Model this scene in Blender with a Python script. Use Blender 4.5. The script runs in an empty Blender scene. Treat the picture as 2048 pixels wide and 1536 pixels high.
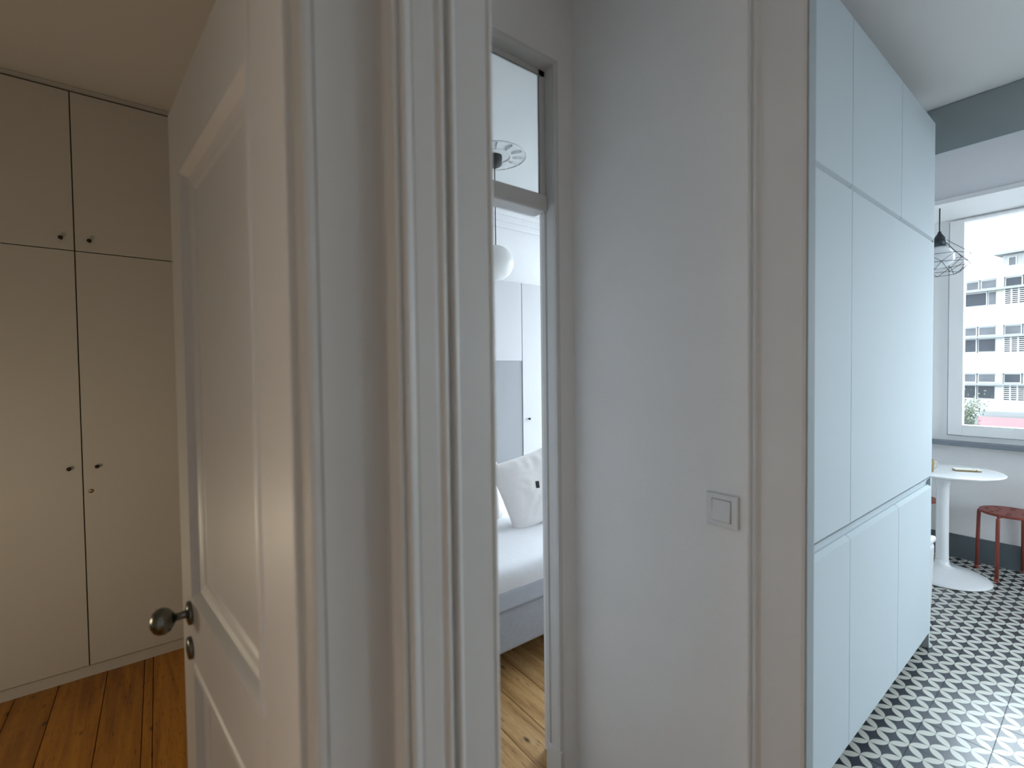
import bpy, bmesh, math, random
from mathutils import Vector, Matrix, noise
random.seed(7)
S = bpy.context.scene
C = S.collection

# ------------------------------------------------------------------ camera
FPX, PITCH, ROLL, YAW, CAMH = 929.5, -0.02584, -0.01229, 0.91958, 1.45
F = Vector((math.cos(YAW)*math.cos(PITCH), math.sin(YAW)*math.cos(PITCH), math.sin(PITCH)))
R0 = Vector((math.sin(YAW), -math.cos(YAW), 0.0))
U0 = R0.cross(F)
R = R0*math.cos(ROLL) + U0*math.sin(ROLL)
U = U0*math.cos(ROLL) - R0*math.sin(ROLL)
cd = bpy.data.cameras.new('camera')
cam = bpy.data.objects.new('camera', cd); C.objects.link(cam)
cd.sensor_fit = 'HORIZONTAL'; cd.sensor_width = 36.0; cd.lens = FPX/2048*36.0
cd.clip_start = 0.02; cd.clip_end = 400
cam.matrix_world = Matrix(((R.x, U.x, -F.x, 0), (R.y, U.y, -F.y, 0), (R.z, U.z, -F.z, CAMH), (0, 0, 0, 1)))
cd.dof.use_dof = True; cd.dof.focus_distance = 3.2
cd.dof.aperture_fstop = (cd.lens/1000)/0.006
S.camera = cam

# ------------------------------------------------------------------ world, lights, exposure
W = bpy.data.worlds.new('overcast_sky'); S.world = W; W.use_nodes = True
bg = W.node_tree.nodes['Background']
bg.inputs[0].default_value = (0.78, 0.90, 1.0, 1); bg.inputs[1].default_value = 12.2

def portal(loc, rot, sx, sy):
    l = bpy.data.lights.new('window_portal', 'AREA'); l.shape = 'RECTANGLE'; l.size = sx; l.size_y = sy
    l.cycles.is_portal = True
    o = bpy.data.objects.new('window_portal', l); C.objects.link(o); o.location = loc; o.rotation_euler = rot
    return o
portal((4.98, -0.62, 1.78), (0, math.pi/2, 0), 1.62, 2.85)
portal((3.67, 2.30, 1.675), (0, math.pi/2, 0), 1.85, 1.8)
portal((3.85, -2.52, 1.35), (math.pi/2, 0, math.pi), 0.9, 1.9)

wl = bpy.data.lights.new('warm_room_fill', 'POINT'); wl.energy = 7.6; wl.color = (1.0, 0.83, 0.57); wl.shadow_soft_size = 0.12  # added fill for the room's warm tone; no lamp stands there
wo = bpy.data.objects.new('warm_room_fill', wl); C.objects.link(wo); wo.location = (-0.85, 1.85, 0.85)

hl = bpy.data.lights.new('warm_hall_fill', 'POINT'); hl.energy = 8.0; hl.color = (1.0, 0.76, 0.51); hl.shadow_soft_size = 0.15  # unseen fill added to warm the jamb and architrave sides
ho = bpy.data.objects.new('warm_hall_fill', hl); C.objects.link(ho); ho.location = (-1.0, 0.37, 1.0)

S.view_settings.view_transform = 'Standard'; S.view_settings.look = 'None'
S.view_settings.exposure = 0.0; S.view_settings.gamma = 1.0; S.view_settings.use_curve_mapping = False

# ------------------------------------------------------------------ materials
def nodes(name):
    m = bpy.data.materials.new(name); m.use_nodes = True
    nt = m.node_tree; return m, nt, nt.nodes['Principled BSDF']
def rgb(r, g, b):
    f = lambda c: (c/255/12.92 if c/255 <= 0.04045 else ((c/255+0.055)/1.055)**2.4)
    return (f(r), f(g), f(b), 1)
def paint(name, col, rough=0.5, var=0.04, scale=6.0, bump=0.03, bscale=90.0, metal=0.0, spec=0.5, coat=0.0):
    m, nt, b = nodes(name); L = nt.links.new
    tc = nt.nodes.new('ShaderNodeTexCoord'); n = nt.nodes.new('ShaderNodeTexNoise')
    n.inputs['Scale'].default_value = scale; n.inputs['Detail'].default_value = 5
    L(tc.outputs['Object'], n.inputs['Vector'])
    mx = nt.nodes.new('ShaderNodeMix'); mx.data_type = 'RGBA'
    c2 = tuple(max(0, c*(1-var*2.2)) for c in col[:3])+(1,)
    mx.inputs[6].default_value = col; mx.inputs[7].default_value = c2
    L(n.outputs['Fac'], mx.inputs[0]); L(mx.outputs[2], b.inputs['Base Color'])
    b.inputs['Roughness'].default_value = rough; b.inputs['Metallic'].default_value = metal
    b.inputs['Specular IOR Level'].default_value = spec; b.inputs['Coat Weight'].default_value = coat
    if bump > 0:
        n2 = nt.nodes.new('ShaderNodeTexNoise'); n2.inputs['Scale'].default_value = bscale; n2.inputs['Detail'].default_value = 3
        L(tc.outputs['Object'], n2.inputs['Vector'])
        bp = nt.nodes.new('ShaderNodeBump'); bp.inputs['Strength'].default_value = bump; bp.inputs['Distance'].default_value = 0.01
        L(n2.outputs['Fac'], bp.inputs['Height']); L(bp.outputs[0], b.inputs['Normal'])
    return m
M = {}
M['wall'] = paint('wall_paint', (0.86, 0.86, 0.86, 1), 0.75, 0.03, 3, 0.08, 60)
M['ceil'] = paint('ceiling_paint', (0.84, 0.84, 0.84, 1), 0.8, 0.03, 2, 0.05, 40)
M['endstrip'] = paint('dimmed_end_strip', (0.36, 0.41, 0.43, 1), 0.7, 0.03, 5, 0, spec=0.2)  # darker colour holds down the light on the board's end face
M['casing'] = paint('casing_board_paint', (0.70, 0.70, 0.70, 1), 0.6, 0.04, 5, 0.05, 25)
M['gloss'] = paint('gloss_trim_paint', (0.68, 0.68, 0.675, 1), 0.38, 0.04, 5, 0.06, 25)
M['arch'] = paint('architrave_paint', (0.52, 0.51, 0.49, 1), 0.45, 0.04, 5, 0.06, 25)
M['doorp'] = paint('door_paint', (0.72, 0.715, 0.70, 1), 0.42, 0.04, 5, 0.06, 25)
M['ward'] = paint('wardrobe_paint', (0.70, 0.69, 0.66, 1), 0.55, 0.03, 3, 0.05, 50)
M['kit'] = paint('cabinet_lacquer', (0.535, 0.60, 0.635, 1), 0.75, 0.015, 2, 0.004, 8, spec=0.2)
M['kitin'] = paint('cabinet_carcass', (0.6, 0.61, 0.62, 1), 0.5, 0.02, 2, 0)
M['gap'] = paint('shadow_gap_board', (0.10, 0.095, 0.09, 1), 0.8, 0.02, 5, 0)
M['bedcab'] = paint('bedroom_cabinet_paint', (0.56, 0.56, 0.57, 1), 0.6, 0.015, 2, 0.01, 20)
M['nichegrey'] = paint('pale_grey_panel', (0.30, 0.31, 0.32, 1), 0.6, 0.02, 3, 0.02, 40)
M['steel'] = paint('brushed_nickel', (0.20, 0.21, 0.19, 1), 0.25, 0.1, 20, 0.02, 60, metal=1.0)
M['darkknob'] = paint('dark_knob_metal', (0.04, 0.04, 0.035, 1), 0.35, 0.1, 20, 0, metal=0.6)
M['brass'] = paint('old_brass', (0.35, 0.27, 0.14, 1), 0.3, 0.1, 20, 0, metal=1.0)
M['plastic'] = paint('switch_plastic', (0.74, 0.75, 0.76, 1), 0.35, 0.01, 3, 0)
M['sheet'] = paint('white_bed_linen', (0.84, 0.85, 0.87, 1), 0.85, 0.03, 4, 0.12, 30)
M['linen'] = paint('offwhite_pillow_linen', (0.92, 0.885, 0.865, 1), 0.9, 0.04, 5, 0.15, 26)
M['bedbase'] = paint('grey_bed_fabric', (0.48, 0.51, 0.56, 1), 0.95, 0.10, 60, 0.25, 260)
M['globe'] = paint('opal_glass', (0.86, 0.86, 0.84, 1), 0.25, 0.01, 3, 0)
M['black'] = paint('black_plastic', (0.015, 0.015, 0.018, 1), 0.4, 0.05, 10, 0)
M['plaster'] = paint('ceiling_plaster_ornament', (0.80, 0.80, 0.81, 1), 0.8, 0.1, 20, 0.2, 60)
M['pvc'] = paint('window_frame_white', (0.88, 0.88, 0.88, 1), 0.35, 0.01, 3, 0)
M['gasket'] = paint('grey_gasket', (0.16, 0.17, 0.19, 1), 0.6, 0.02, 10, 0)
M['sill'] = paint('grey_stone_sill', (0.22, 0.25, 0.29, 1), 0.45, 0.12, 30, 0.05, 80)
M['skirt'] = paint('slate_grey_skirting', (0.10, 0.125, 0.14, 1), 0.5, 0.08, 12, 0.04, 60)
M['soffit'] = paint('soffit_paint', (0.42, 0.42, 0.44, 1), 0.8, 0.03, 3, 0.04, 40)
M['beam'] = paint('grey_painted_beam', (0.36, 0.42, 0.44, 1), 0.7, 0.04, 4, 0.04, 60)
M['tablew'] = paint('white_lacquer_table', (0.82, 0.83, 0.84, 1), 0.2, 0.01, 3, 0)
M['red'] = paint('rust_red_metal', (0.30, 0.062, 0.042, 1), 0.45, 0.1, 15, 0.02, 80)
M['gold'] = paint('golden_brown_ceramic', (0.33, 0.22, 0.08, 1), 0.35, 0.1, 20, 0)
M['cream'] = paint('cream_plastic', (0.80, 0.78, 0.68, 1), 0.35, 0.02, 5, 0)
M['wire'] = paint('dark_wire', (0.05, 0.06, 0.07, 1), 0.45, 0.05, 20, 0, metal=0.5)
M['fac'] = paint('white_render', (0.215, 0.215, 0.21, 1), 0.9, 0.03, 0.6, 0.03, 5)
M['facy'] = paint('pale_yellow_render', (0.21, 0.205, 0.165, 1), 0.9, 0.04, 0.8, 0.03, 5)
M['concr'] = paint('concrete_ledge', (0.13, 0.13, 0.13, 1), 0.9, 0.06, 1.5, 0.05, 6)
M['facglass'] = paint('dark_window_glass', (0.03, 0.033, 0.042, 1), 0.3, 0.5, 0.9, 0, spec=0.15)
M['faccurtain'] = paint('curtained_window_glass', (0.075, 0.076, 0.085, 1), 0.3, 0.4, 1.2, 0, spec=0.2)
M['redf'] = paint('red_fence_sheet', (0.27, 0.10, 0.105, 1), 0.7, 0.08, 0.8, 0.03, 4)
M['asph'] = paint('street_asphalt', (0.16, 0.16, 0.16, 1), 0.9, 0.1, 0.6, 0.05, 6)
M['bark'] = paint('tree_bark', (0.12, 0.10, 0.08, 1), 0.9, 0.2, 8, 0.2, 20)
M['extw'] = paint('outdoor_white_frame', (0.27, 0.27, 0.27, 1), 0.6, 0.02, 2, 0)
M['leaf'] = paint('tree_leaf', (0.045, 0.06, 0.03, 1), 0.7, 0.25, 3, 0)

def glassy(name):
    m, nt, b = nodes(name); nt.nodes.remove(b); L = nt.links.new
    out = nt.nodes['Material Output']
    t = nt.nodes.new('ShaderNodeBsdfTransparent'); t.inputs[0].default_value = (0.96, 0.975, 0.97, 1)
    g = nt.nodes.new('ShaderNodeBsdfGlossy'); g.inputs['Roughness'].default_value = 0.02
    fr = nt.nodes.new('ShaderNodeFresnel'); fr.inputs['IOR'].default_value = 1.25
    mx = nt.nodes.new('ShaderNodeMixShader')
    L(fr.outputs[0], mx.inputs[0]); L(t.outputs[0], mx.inputs[1]); L(g.outputs[0], mx.inputs[2]); L(mx.outputs[0], out.inputs[0])
    return m
M['glass'] = glassy('window_glass')
def milky(name):
    m, nt, b = nodes(name); L = nt.links.new; out = nt.nodes['Material Output']
    b.inputs['Base Color'].default_value = (0.85, 0.88, 0.90, 1); b.inputs['Roughness'].default_value = 0.15
    t = nt.nodes.new('ShaderNodeBsdfTransparent'); mx = nt.nodes.new('ShaderNodeMixShader'); mx.inputs[0].default_value = 0.5
    L(t.outputs[0], mx.inputs[1]); L(b.outputs[0], mx.inputs[2]); L(mx.outputs[0], out.inputs[0]); return m
M['bulb'] = milky('milky_bulb_glass')

def woodmat(name, c1, c2, c3, rough):
    m, nt, b = nodes(name); L = nt.links.new
    tc = nt.nodes.new('ShaderNodeTexCoord'); oi = nt.nodes.new('ShaderNodeObjectInfo')
    ad = nt.nodes.new('ShaderNodeVectorMath'); ad.operation = 'ADD'
    cmb = nt.nodes.new('ShaderNodeCombineXYZ'); mu = nt.nodes.new('ShaderNodeMath'); mu.operation = 'MULTIPLY'; mu.inputs[1].default_value = 37.0
    L(oi.outputs['Random'], mu.inputs[0]); L(mu.outputs[0], cmb.inputs[1]); L(mu.outputs[0], cmb.inputs[0])
    L(tc.outputs['Object'], ad.inputs[0]); L(cmb.outputs[0], ad.inputs[1])
    mp = nt.nodes.new('ShaderNodeMapping'); mp.inputs['Scale'].default_value = (26, 1.6, 10)
    L(ad.outputs[0], mp.inputs[0])
    n = nt.nodes.new('ShaderNodeTexNoise'); n.inputs['Scale'].default_value = 1.0; n.inputs['Detail'].default_value = 7; n.inputs['Distortion'].default_value = 0.9
    L(mp.outputs[0], n.inputs['Vector'])
    r = nt.nodes.new('ShaderNodeValToRGB'); e = r.color_ramp
    e.elements[0].position = 0.25; e.elements[0].color = c1; e.elements[1].position = 0.75; e.elements[1].color = c3
    k = e.elements.new(0.5); k.color = c2
    L(n.outputs['Fac'], r.inputs[0])
    # knots and dark scars
    mp2 = nt.nodes.new('ShaderNodeMapping'); mp2.inputs['Scale'].default_value = (11, 5.0, 5)
    L(ad.outputs[0], mp2.inputs[0])
    v = nt.nodes.new('ShaderNodeTexVoronoi'); v.inputs['Scale'].default_value = 1.0; v.inputs['Randomness'].default_value = 1.0
    L(mp2.outputs[0], v.inputs['Vector'])
    kr = nt.nodes.new('ShaderNodeValToRGB'); kr.color_ramp.elements[0].position = 0.05; kr.color_ramp.elements[0].color = (0.12, 0.10, 0.08, 1)
    kr.color_ramp.elements[1].position = 0.13; kr.color_ramp.elements[1].color = (1, 1, 1, 1)
    L(v.outputs['Distance'], kr.inputs[0])
    mp3 = nt.nodes.new('ShaderNodeMapping'); mp3.inputs['Scale'].default_value = (60, 3.2, 10)
    L(ad.outputs[0], mp3.inputs[0])
    n3 = nt.nodes.new('ShaderNodeTexNoise'); n3.inputs['Detail'].default_value = 3; L(mp3.outputs[0], n3.inputs['Vector'])
    sr = nt.nodes.new('ShaderNodeValToRGB'); sr.color_ramp.elements[0].position = 0.30; sr.color_ramp.elements[0].color = (0.25, 0.2, 0.17, 1)
    sr.color_ramp.elements[1].position = 0.40; sr.color_ramp.elements[1].color = (1, 1, 1, 1)
    L(n3.outputs['Fac'], sr.inputs[0])
    m1 = nt.nodes.new('ShaderNodeMix'); m1.data_type = 'RGBA'; m1.blend_type = 'MULTIPLY'; m1.inputs[0].default_value = 1
    L(r.outputs[0], m1.inputs[6]); L(kr.outputs[0], m1.inputs[7])
    m2 = nt.nodes.new('ShaderNodeMix'); m2.data_type = 'RGBA'; m2.blend_type = 'MULTIPLY'; m2.inputs[0].default_value = 1
    L(m1.outputs[2], m2.inputs[6]); L(sr.outputs[0], m2.inputs[7])
    # plank to plank tone
    hs = nt.nodes.new('ShaderNodeHueSaturation'); rg = nt.nodes.new('ShaderNodeMapRange')
    rg.inputs['To Min'].default_value = 0.8; rg.inputs['To Max'].default_value = 1.15
    L(oi.outputs['Random'], rg.inputs['Value']); L(rg.outputs[0], hs.inputs['Value']); L(m2.outputs[2], hs.inputs['Color'])
    L(hs.outputs[0], b.inputs['Base Color']); b.inputs['Roughness'].default_value = rough
    bp = nt.nodes.new('ShaderNodeBump'); bp.inputs['Strength'].default_value = 0.15; bp.inputs['Distance'].default_value = 0.004
    L(n.outputs['Fac'], bp.inputs['Height']); L(bp.outputs[0], b.inputs['Normal'])
    return m
M['wood'] = woodmat('varnished_pine_floor', (0.20, 0.065, 0.006, 1), (0.40, 0.16, 0.012, 1), (0.52, 0.23, 0.022, 1), 0.36)
M['woodb'] = woodmat('worn_pine_floor', (0.30, 0.14, 0.045, 1), (0.62, 0.36, 0.14, 1), (0.78, 0.50, 0.24, 1), 0.5)

def tilemat():
    m, nt, b = nodes('encaustic_cement_tile'); L = nt.links.new
    def math_(op, a=None, c=None, va=None, vc=None):
        n = nt.nodes.new('ShaderNodeMath'); n.operation = op
        if a is not None: L(a, n.inputs[0])
        elif va is not None: n.inputs[0].default_value = va
        if c is not None: L(c, n.inputs[1])
        elif vc is not None: n.inputs[1].default_value = vc
        return n.outputs[0]
    tc = nt.nodes.new('ShaderNodeTexCoord'); sp = nt.nodes.new('ShaderNodeSeparateXYZ'); L(tc.outputs['Object'], sp.inputs[0])
    k = 10.0      # motif repeats every 10 cm; nodes at the corners and the centre of each repeat
    x, y = math_('MULTIPLY', sp.outputs[0], vc=k), math_('MULTIPLY', sp.outputs[1], vc=k)
    s, t = math_('ADD', x, y), math_('SUBTRACT', x, y)
    a = math_('ABSOLUTE', math_('SUBTRACT', math_('FRACT', s), vc=0.5))
    c = math_('ABSOLUTE', math_('SUBTRACT', math_('FRACT', t), vc=0.5))
    mxv, mnv = math_('MAXIMUM', a, c), math_('MINIMUM', a, c)
    q = math_('SUBTRACT', va=1.0, c=mxv)
    d = math_('SQRT', math_('ADD', math_('MULTIPLY', q, q), math_('MULTIPLY', mnv, mnv)))
    rp = nt.nodes.new('ShaderNodeMapRange'); L(d, rp.inputs['Value'])
    rp.inputs['From Min'].default_value = 0.693; rp.inputs['From Max'].default_value = 0.709
    rp.inputs['To Min'].default_value = 0.0; rp.inputs['To Max'].default_value = 1.0
    n = nt.nodes.new('ShaderNodeTexNoise'); n.inputs['Scale'].default_value = 14; n.inputs['Detail'].default_value = 6; L(tc.outputs['Object'], n.inputs['Vector'])
    oi = nt.nodes.new('ShaderNodeObjectInfo')
    dk = nt.nodes.new('ShaderNodeMix'); dk.data_type = 'RGBA'; dk.inputs[6].default_value = (0.022, 0.028, 0.038, 1); dk.inputs[7].default_value = (0.05, 0.055, 0.07, 1)
    L(n.outputs['Fac'], dk.inputs[0])
    lt = nt.nodes.new('ShaderNodeMix'); lt.data_type = 'RGBA'; lt.inputs[6].default_value = (0.66, 0.66, 0.61, 1); lt.inputs[7].default_value = (0.55, 0.54, 0.47, 1)
    L(n.outputs['Fac'], lt.inputs[0])
    mx = nt.nodes.new('ShaderNodeMix'); mx.data_type = 'RGBA'
    L(rp.outputs[0], mx.inputs[0]); L(lt.outputs[2], mx.inputs[6]); L(dk.outputs[2], mx.inputs[7])
    L(mx.outputs[2], b.inputs['Base Color']); b.inputs['Roughness'].default_value = 0.24
    bp = nt.nodes.new('ShaderNodeBump'); bp.inputs['Strength'].default_value = 0.05; bp.inputs['Distance'].default_value = 0.003
    L(n.outputs['Fac'], bp.inputs['Height']); L(bp.outputs[0], b.inputs['Normal'])
    return m
M['tile'] = tilemat()
M['grout'] = paint('grey_grout', (0.16, 0.16, 0.165, 1), 0.9, 0.1, 30, 0.1, 200)

# ------------------------------------------------------------------ mesh helpers
def box(bm, x0, x1, y0, y1, z0, z1, bev=0.0, seg=2):
    vs = [bm.verts.new(p) for p in ((x0,y0,z0),(x1,y0,z0),(x1,y1,z0),(x0,y1,z0),(x0,y0,z1),(x1,y0,z1),(x1,y1,z1),(x0,y1,z1))]
    fs = [bm.faces.new([vs[i] for i in f]) for f in ((3,2,1,0),(4,5,6,7),(0,1,5,4),(1,2,6,5),(2,3,7,6),(3,0,4,7))]
    if bev > 0:
        es = list({e for f in fs for e in f.edges})
        bmesh.ops.bevel(bm, geom=es, offset=bev, segments=seg, affect='EDGES', profile=0.5)
    return bm
def prism(bm, poly, z0, z1):
    area = sum(poly[i][0]*poly[(i+1) % len(poly)][1]-poly[(i+1) % len(poly)][0]*poly[i][1] for i in range(len(poly)))
    if area < 0: poly = poly[::-1]
    a = [bm.verts.new((p[0], p[1], z0)) for p in poly]; b = [bm.verts.new((p[0], p[1], z1)) for p in poly]
    bm.faces.new(a[::-1]); bm.faces.new(b)
    for i in range(len(poly)):
        j = (i+1) % len(poly); bm.faces.new((a[i], a[j], b[j], b[i]))
    return bm
def lathe(bm, prof, c, n=40, axis='Z', smooth=True):
    rings = []
    for r, h in prof:
        ring = []
        for k in range(n):
            t = 2*math.pi*k/n; u, v = r*math.cos(t), r*math.sin(t)
            p = {'Z': (u, v, h), 'X': (h, u, v), 'Y': (v, h, u)}[axis]
            ring.append(bm.verts.new((c[0]+p[0], c[1]+p[1], c[2]+p[2])))
        rings.append(ring)
    for a, b in zip(rings, rings[1:]):
        for k in range(n):
            f = bm.faces.new((a[k], a[(k+1) % n], b[(k+1) % n], b[k])); f.smooth = smooth
    for rg, rev in ((rings[0], True), (rings[-1], False)):
        f = bm.faces.new(rg[::-1] if rev else rg)
    return bm
def tube(bm, pts, r, n=8, smooth=True, caps=True):
    pts = [Vector(p) for p in pts]; rings = []
    for i, p in enumerate(pts):
        d = (pts[min(i+1, len(pts)-1)]-pts[max(i-1, 0)]).normalized()
        up = Vector((0, 0, 1)) if abs(d.z) < 0.95 else Vector((1, 0, 0))
        a = d.cross(up).normalized(); b = d.cross(a)
        rr = r[i] if isinstance(r, (list, tuple)) else r
        rings.append([bm.verts.new(p+a*rr*math.cos(2*math.pi*k/n)+b*rr*math.sin(2*math.pi*k/n)) for k in range(n)])
    for a, b in zip(rings, rings[1:]):
        for k in range(n):
            f = bm.faces.new((a[k], a[(k+1) % n], b[(k+1) % n], b[k])); f.smooth = smooth
    if caps: bm.faces.new(rings[0][::-1]); bm.faces.new(rings[-1])
    return bm
def NB(): return bmesh.new()
def B(*a, **k): return box(NB(), *a, **k)
def wloc(o):
    v = Vector((0, 0, 0))
    while o: v += o.location; o = o.parent
    return v
def obj(name, bm, mat, parent=None, origin=None, local=False):
    """link one mesh object; coordinates are world ones unless local"""
    bmesh.ops.recalc_face_normals(bm, faces=bm.faces)
    me = bpy.data.meshes.new(name)
    og = Vector(origin) if origin is not None else Vector((0, 0, 0))
    if parent and not local and origin is None: og = wloc(parent)
    if not local: bmesh.ops.translate(bm, verts=bm.verts, vec=-og)
    bm.to_mesh(me); bm.free()
    me.materials.append(M[mat] if isinstance(mat, str) else mat)
    o = bpy.data.objects.new(name, me); C.objects.link(o)
    if parent:
        o.parent = parent
        if not local: o.location = og-wloc(parent)
    else: o.location = og
    return o
def tag(o, label, cat, group=None, kind=None):
    if label: o['label'] = label
    if cat: o['category'] = cat
    if group: o['group'] = group
    if kind: o['kind'] = kind
    return o
def thing(name, label, cat, loc=(0, 0, 0), rz=0.0, group=None, kind=None):
    o = bpy.data.objects.new(name, None); C.objects.link(o); o.empty_display_size = 0.1
    o.location = loc; o.rotation_euler = (0, 0, rz)
    return tag(o, label, cat, group, kind)
def struct(name, bm, mat, label=None, origin=None):
    o = obj(name, bm, mat, None, origin); o['kind'] = 'structure'
    if label: o['label'] = label
    return o
def sgrp(name, label, loc=(0, 0, 0), rz=0.0):
    return thing(name, label, None, loc, rz, None, 'structure')

CEIL = 2.82
# ------------------------------------------------------------------ setting: shells
# wooden floor: a dark base below the planks
fw = struct('floor', B(-2.7, 1.25, -2.4, 3.7, -0.06, -0.012), 'gap', 'varnished pine plank floor of the wardrobe room and hall')
xs = [-2.70]
left = [-1.26, -1.12, -0.98, -0.83, -0.69, -0.55, -0.405, -0.232, -0.088, -0.053, 0.10, 0.24, 0.36]
while xs[-1] < -1.28: xs.append(min(xs[-1]+0.142, -1.26)); 
xs = sorted(set(xs+left))
for a, b in zip(xs, xs[1:]):
    if b-a < 0.01: continue
    obj('plank', B(a+0.0012, b-0.0012, 0.6, 3.7, -0.012, random.uniform(-0.0006, 0.0006), bev=0.0015, seg=1), 'wood', fw, origin=(a, 0.6, 0))
x = -2.7
while x < 1.2:
    b = min(x+0.15, 1.25)
    obj('plank', B(x+0.0012, b-0.0012, -2.4, 0.6, -0.012, 0.0), 'wood', fw, origin=(x, -2.4, 0)); x = b
fb = struct('floor', B(0.36, 3.66, 0.6, 3.7, -0.06, -0.012), 'gap', 'worn knotty pine plank floor of the bedroom')
x = 0.36; wds = [0.135, 0.15, 0.142, 0.16, 0.128]; i = 0
while x < 3.5:
    b = min(x+wds[i % 5], 3.5); i += 1
    y0 = 0.6 if x < 1.15 else 1.33
    obj('plank', B(x+0.001, b-0.001, y0, 3.6, -0.012, random.uniform(-0.0006, 0.0006), bev=0.0015, seg=1), 'woodb', fb, origin=(x, 0.6, 0)); x = b
# tiled kitchen floor: one object for each 20 cm tile (A 20 cm grid that is in step with the photographed joints)
ft = struct('floor', B(1.25, 4.8, -2.4, 1.19, -0.06, -0.004), 'grout', 'black and white patterned cement tile floor of the kitchen')
tb = NB(); box(tb, 0.0004, 0.1996, 0.0004, 0.1996, -0.01, 0.0, bev=0.0006, seg=1)
bmesh.ops.recalc_face_normals(tb, faces=tb.faces)
tme = bpy.data.meshes.new('tile'); tb.to_mesh(tme); tb.free(); tme.materials.append(M['tile'])
GX, GY = 0.060, 0.0765
ix0, iy0 = math.floor((1.25-GX)/0.2)+1, math.floor((-2.4-GY)/0.2)
ntile = 0
for ix in range(ix0, int((4.8-GX)/0.2)+1):
    for iy in range(iy0, int((1.19-GY)/0.2)+1):
        tx, ty = GX+ix*0.2, GY+iy*0.2
        if ty < -1.75 or ntile >= 300: continue
        if tx > 4.75 or ty > 1.1: continue
        o = bpy.data.objects.new('tile', tme); C.objects.link(o); o.parent = ft; o.location = (tx, ty, random.uniform(-0.0004, 0.0004)); ntile += 1

bm = NB(); box(bm, -2.8, 3.66, -2.5, 3.75, CEIL, CEIL+0.12); box(bm, 3.66, 4.98, -2.5, 1.33, CEIL, CEIL+0.12)
struct('ceiling', bm, 'ceil', 'plain white painted ceiling')
# outer shell
struct('wall_far_left', B(-2.82, -2.7, 0.5, 3.7, 0, CEIL), 'wall')
struct('wall_back_left', B(-2.82, 3.66, 3.6, 3.72, 0, CEIL), 'wall', 'back wall of the wardrobe room and the bedroom')
struct('wall_behind', B(-1.75, -1.6, -2.4, 0.6, 0, CEIL), 'wall', 'hall wall behind the viewer')
bm = NB(); box(bm, -1.75, 3.4, -2.52, -2.4, 0, CEIL); box(bm, 4.3, 4.95, -2.52, -2.4, 0, CEIL); box(bm, 3.4, 4.3, -2.52, -2.4, 2.3, CEIL); box(bm, 3.4, 4.3, -2.52, -2.4, 0, 0.4)  # unseen opening added to let more daylight into the kitchen
struct('wall_right', bm, 'wall', 'kitchen wall opposite the cabinets, with an opening added for daylight')
# wall with the doorway to the wardrobe room
bm = NB()
box(bm, -2.7, -0.60, 0.52, 0.62, 0, CEIL); box(bm, -0.60, 0.128, 0.54, 0.62, 2.06, CEIL)
box(bm, 0.222, 0.355, 0.52, 0.68, 0, CEIL); box(bm, 0.128, 0.222, 0.535, 0.68, 2.03, CEIL)
struct('wall_doorway', bm, 'wall', 'wall around the open doorway to the wardrobe room')
struct('wall_partition', B(0.262, 0.355, 0.66, 3.6, 0, CEIL), 'wall', 'partition between wardrobe room and bedroom passage')
# bedroom wall with door and transom opening
bm = NB(); YB = 1.205; YF = 1.149
box(bm, 0.355, 0.42, YF, 1.325, 0, CEIL); prism(bm, [(1.078, YF), (1.152, YF), (1.152, 1.325), (1.1485, 1.325), (1.1485, 1.222), (1.078, 1.222)], 0, CEIL); box(bm, 0.42, 1.078, YF, 1.222, 2.475, CEIL); box(bm, 0.42, 1.1485, 1.222, 1.325, 2.68, CEIL)
struct('wall_bedroom', bm, 'wall', 'white wall around the bedroom door and its transom light')
struct('wall_kitchen_rear', B(1.345, 4.98, YB, YB+0.12, 0, CEIL), 'wall', 'wall behind the kitchen cabinets')
# wall with the light switch; its end carries a casing board
bm = NB()
prism(bm, [(1.15, 0.5565), (1.15, 1.325), (1.345, 1.325), (1.345, 0.60), (1.192, 0.60), (1.192, 0.5565)], 0, CEIL)
struct('wall_switch', bm, 'wall', 'white passage wall carrying the light switch')
# casing board at the end of the switch wall: two fine beads, flat board, square end
prof = [(1.15, 0.5565), (1.1475, 0.5555), (1.144, 0.553), (1.1415, 0.549), (1.144, 0.545), (1.1475, 0.5435), (1.1475, 0.540),
        (1.143, 0.5375), (1.1405, 0.534), (1.143, 0.5305), (1.1485, 0.527), (1.151, 0.5235), (1.151, 0.515), (1.150, 0.435), (1.1535, 0.428), (1.159, 0.426), (1.186, 0.426), (1.190, 0.430), (1.190, 0.5565)]
struct('trim_1', prism(NB(), prof, 0, CEIL), 'casing', 'flat white casing board with a double bead beside the tall cabinets')
struct('trim_8', B(1.1525, 1.1895, 0.4235, 0.4262, 0, CEIL), 'endstrip', 'added blue-grey strip dimming the lit end of the casing board beside the cabinets')  # added over the board's end; its colour carries the dimmer light
# window wall
YW0, YW1, ZW0, ZW1 = -2.05, 0.905, 0.885, 2.56
bm = NB(); X0, X1 = 4.8, 4.98
box(bm, X0, X1, -2.5, YW0, 0, CEIL); box(bm, X0, X1, YW1, 1.33, 0, CEIL)
box(bm, X0, X1, YW0, YW1, 0, ZW0); box(bm, X0, X1, YW0, YW1, ZW1, CEIL)

struct('wall_window', bm, 'wall', 'white kitchen wall below and around the window')
bm = NB(); X0, X1 = 3.5, 3.66
box(bm, X0, X1, 1.325, 1.40, 0, CEIL); box(bm, X0, X1, 3.20, 3.6, 0, CEIL); box(bm, X0, X1, 1.40, 3.20, 0, 0.75); box(bm, X0, X1, 1.40, 3.20, 2.6, CEIL)
struct('wall_bedroom_right', bm, 'wall', 'bedroom window wall')
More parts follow.
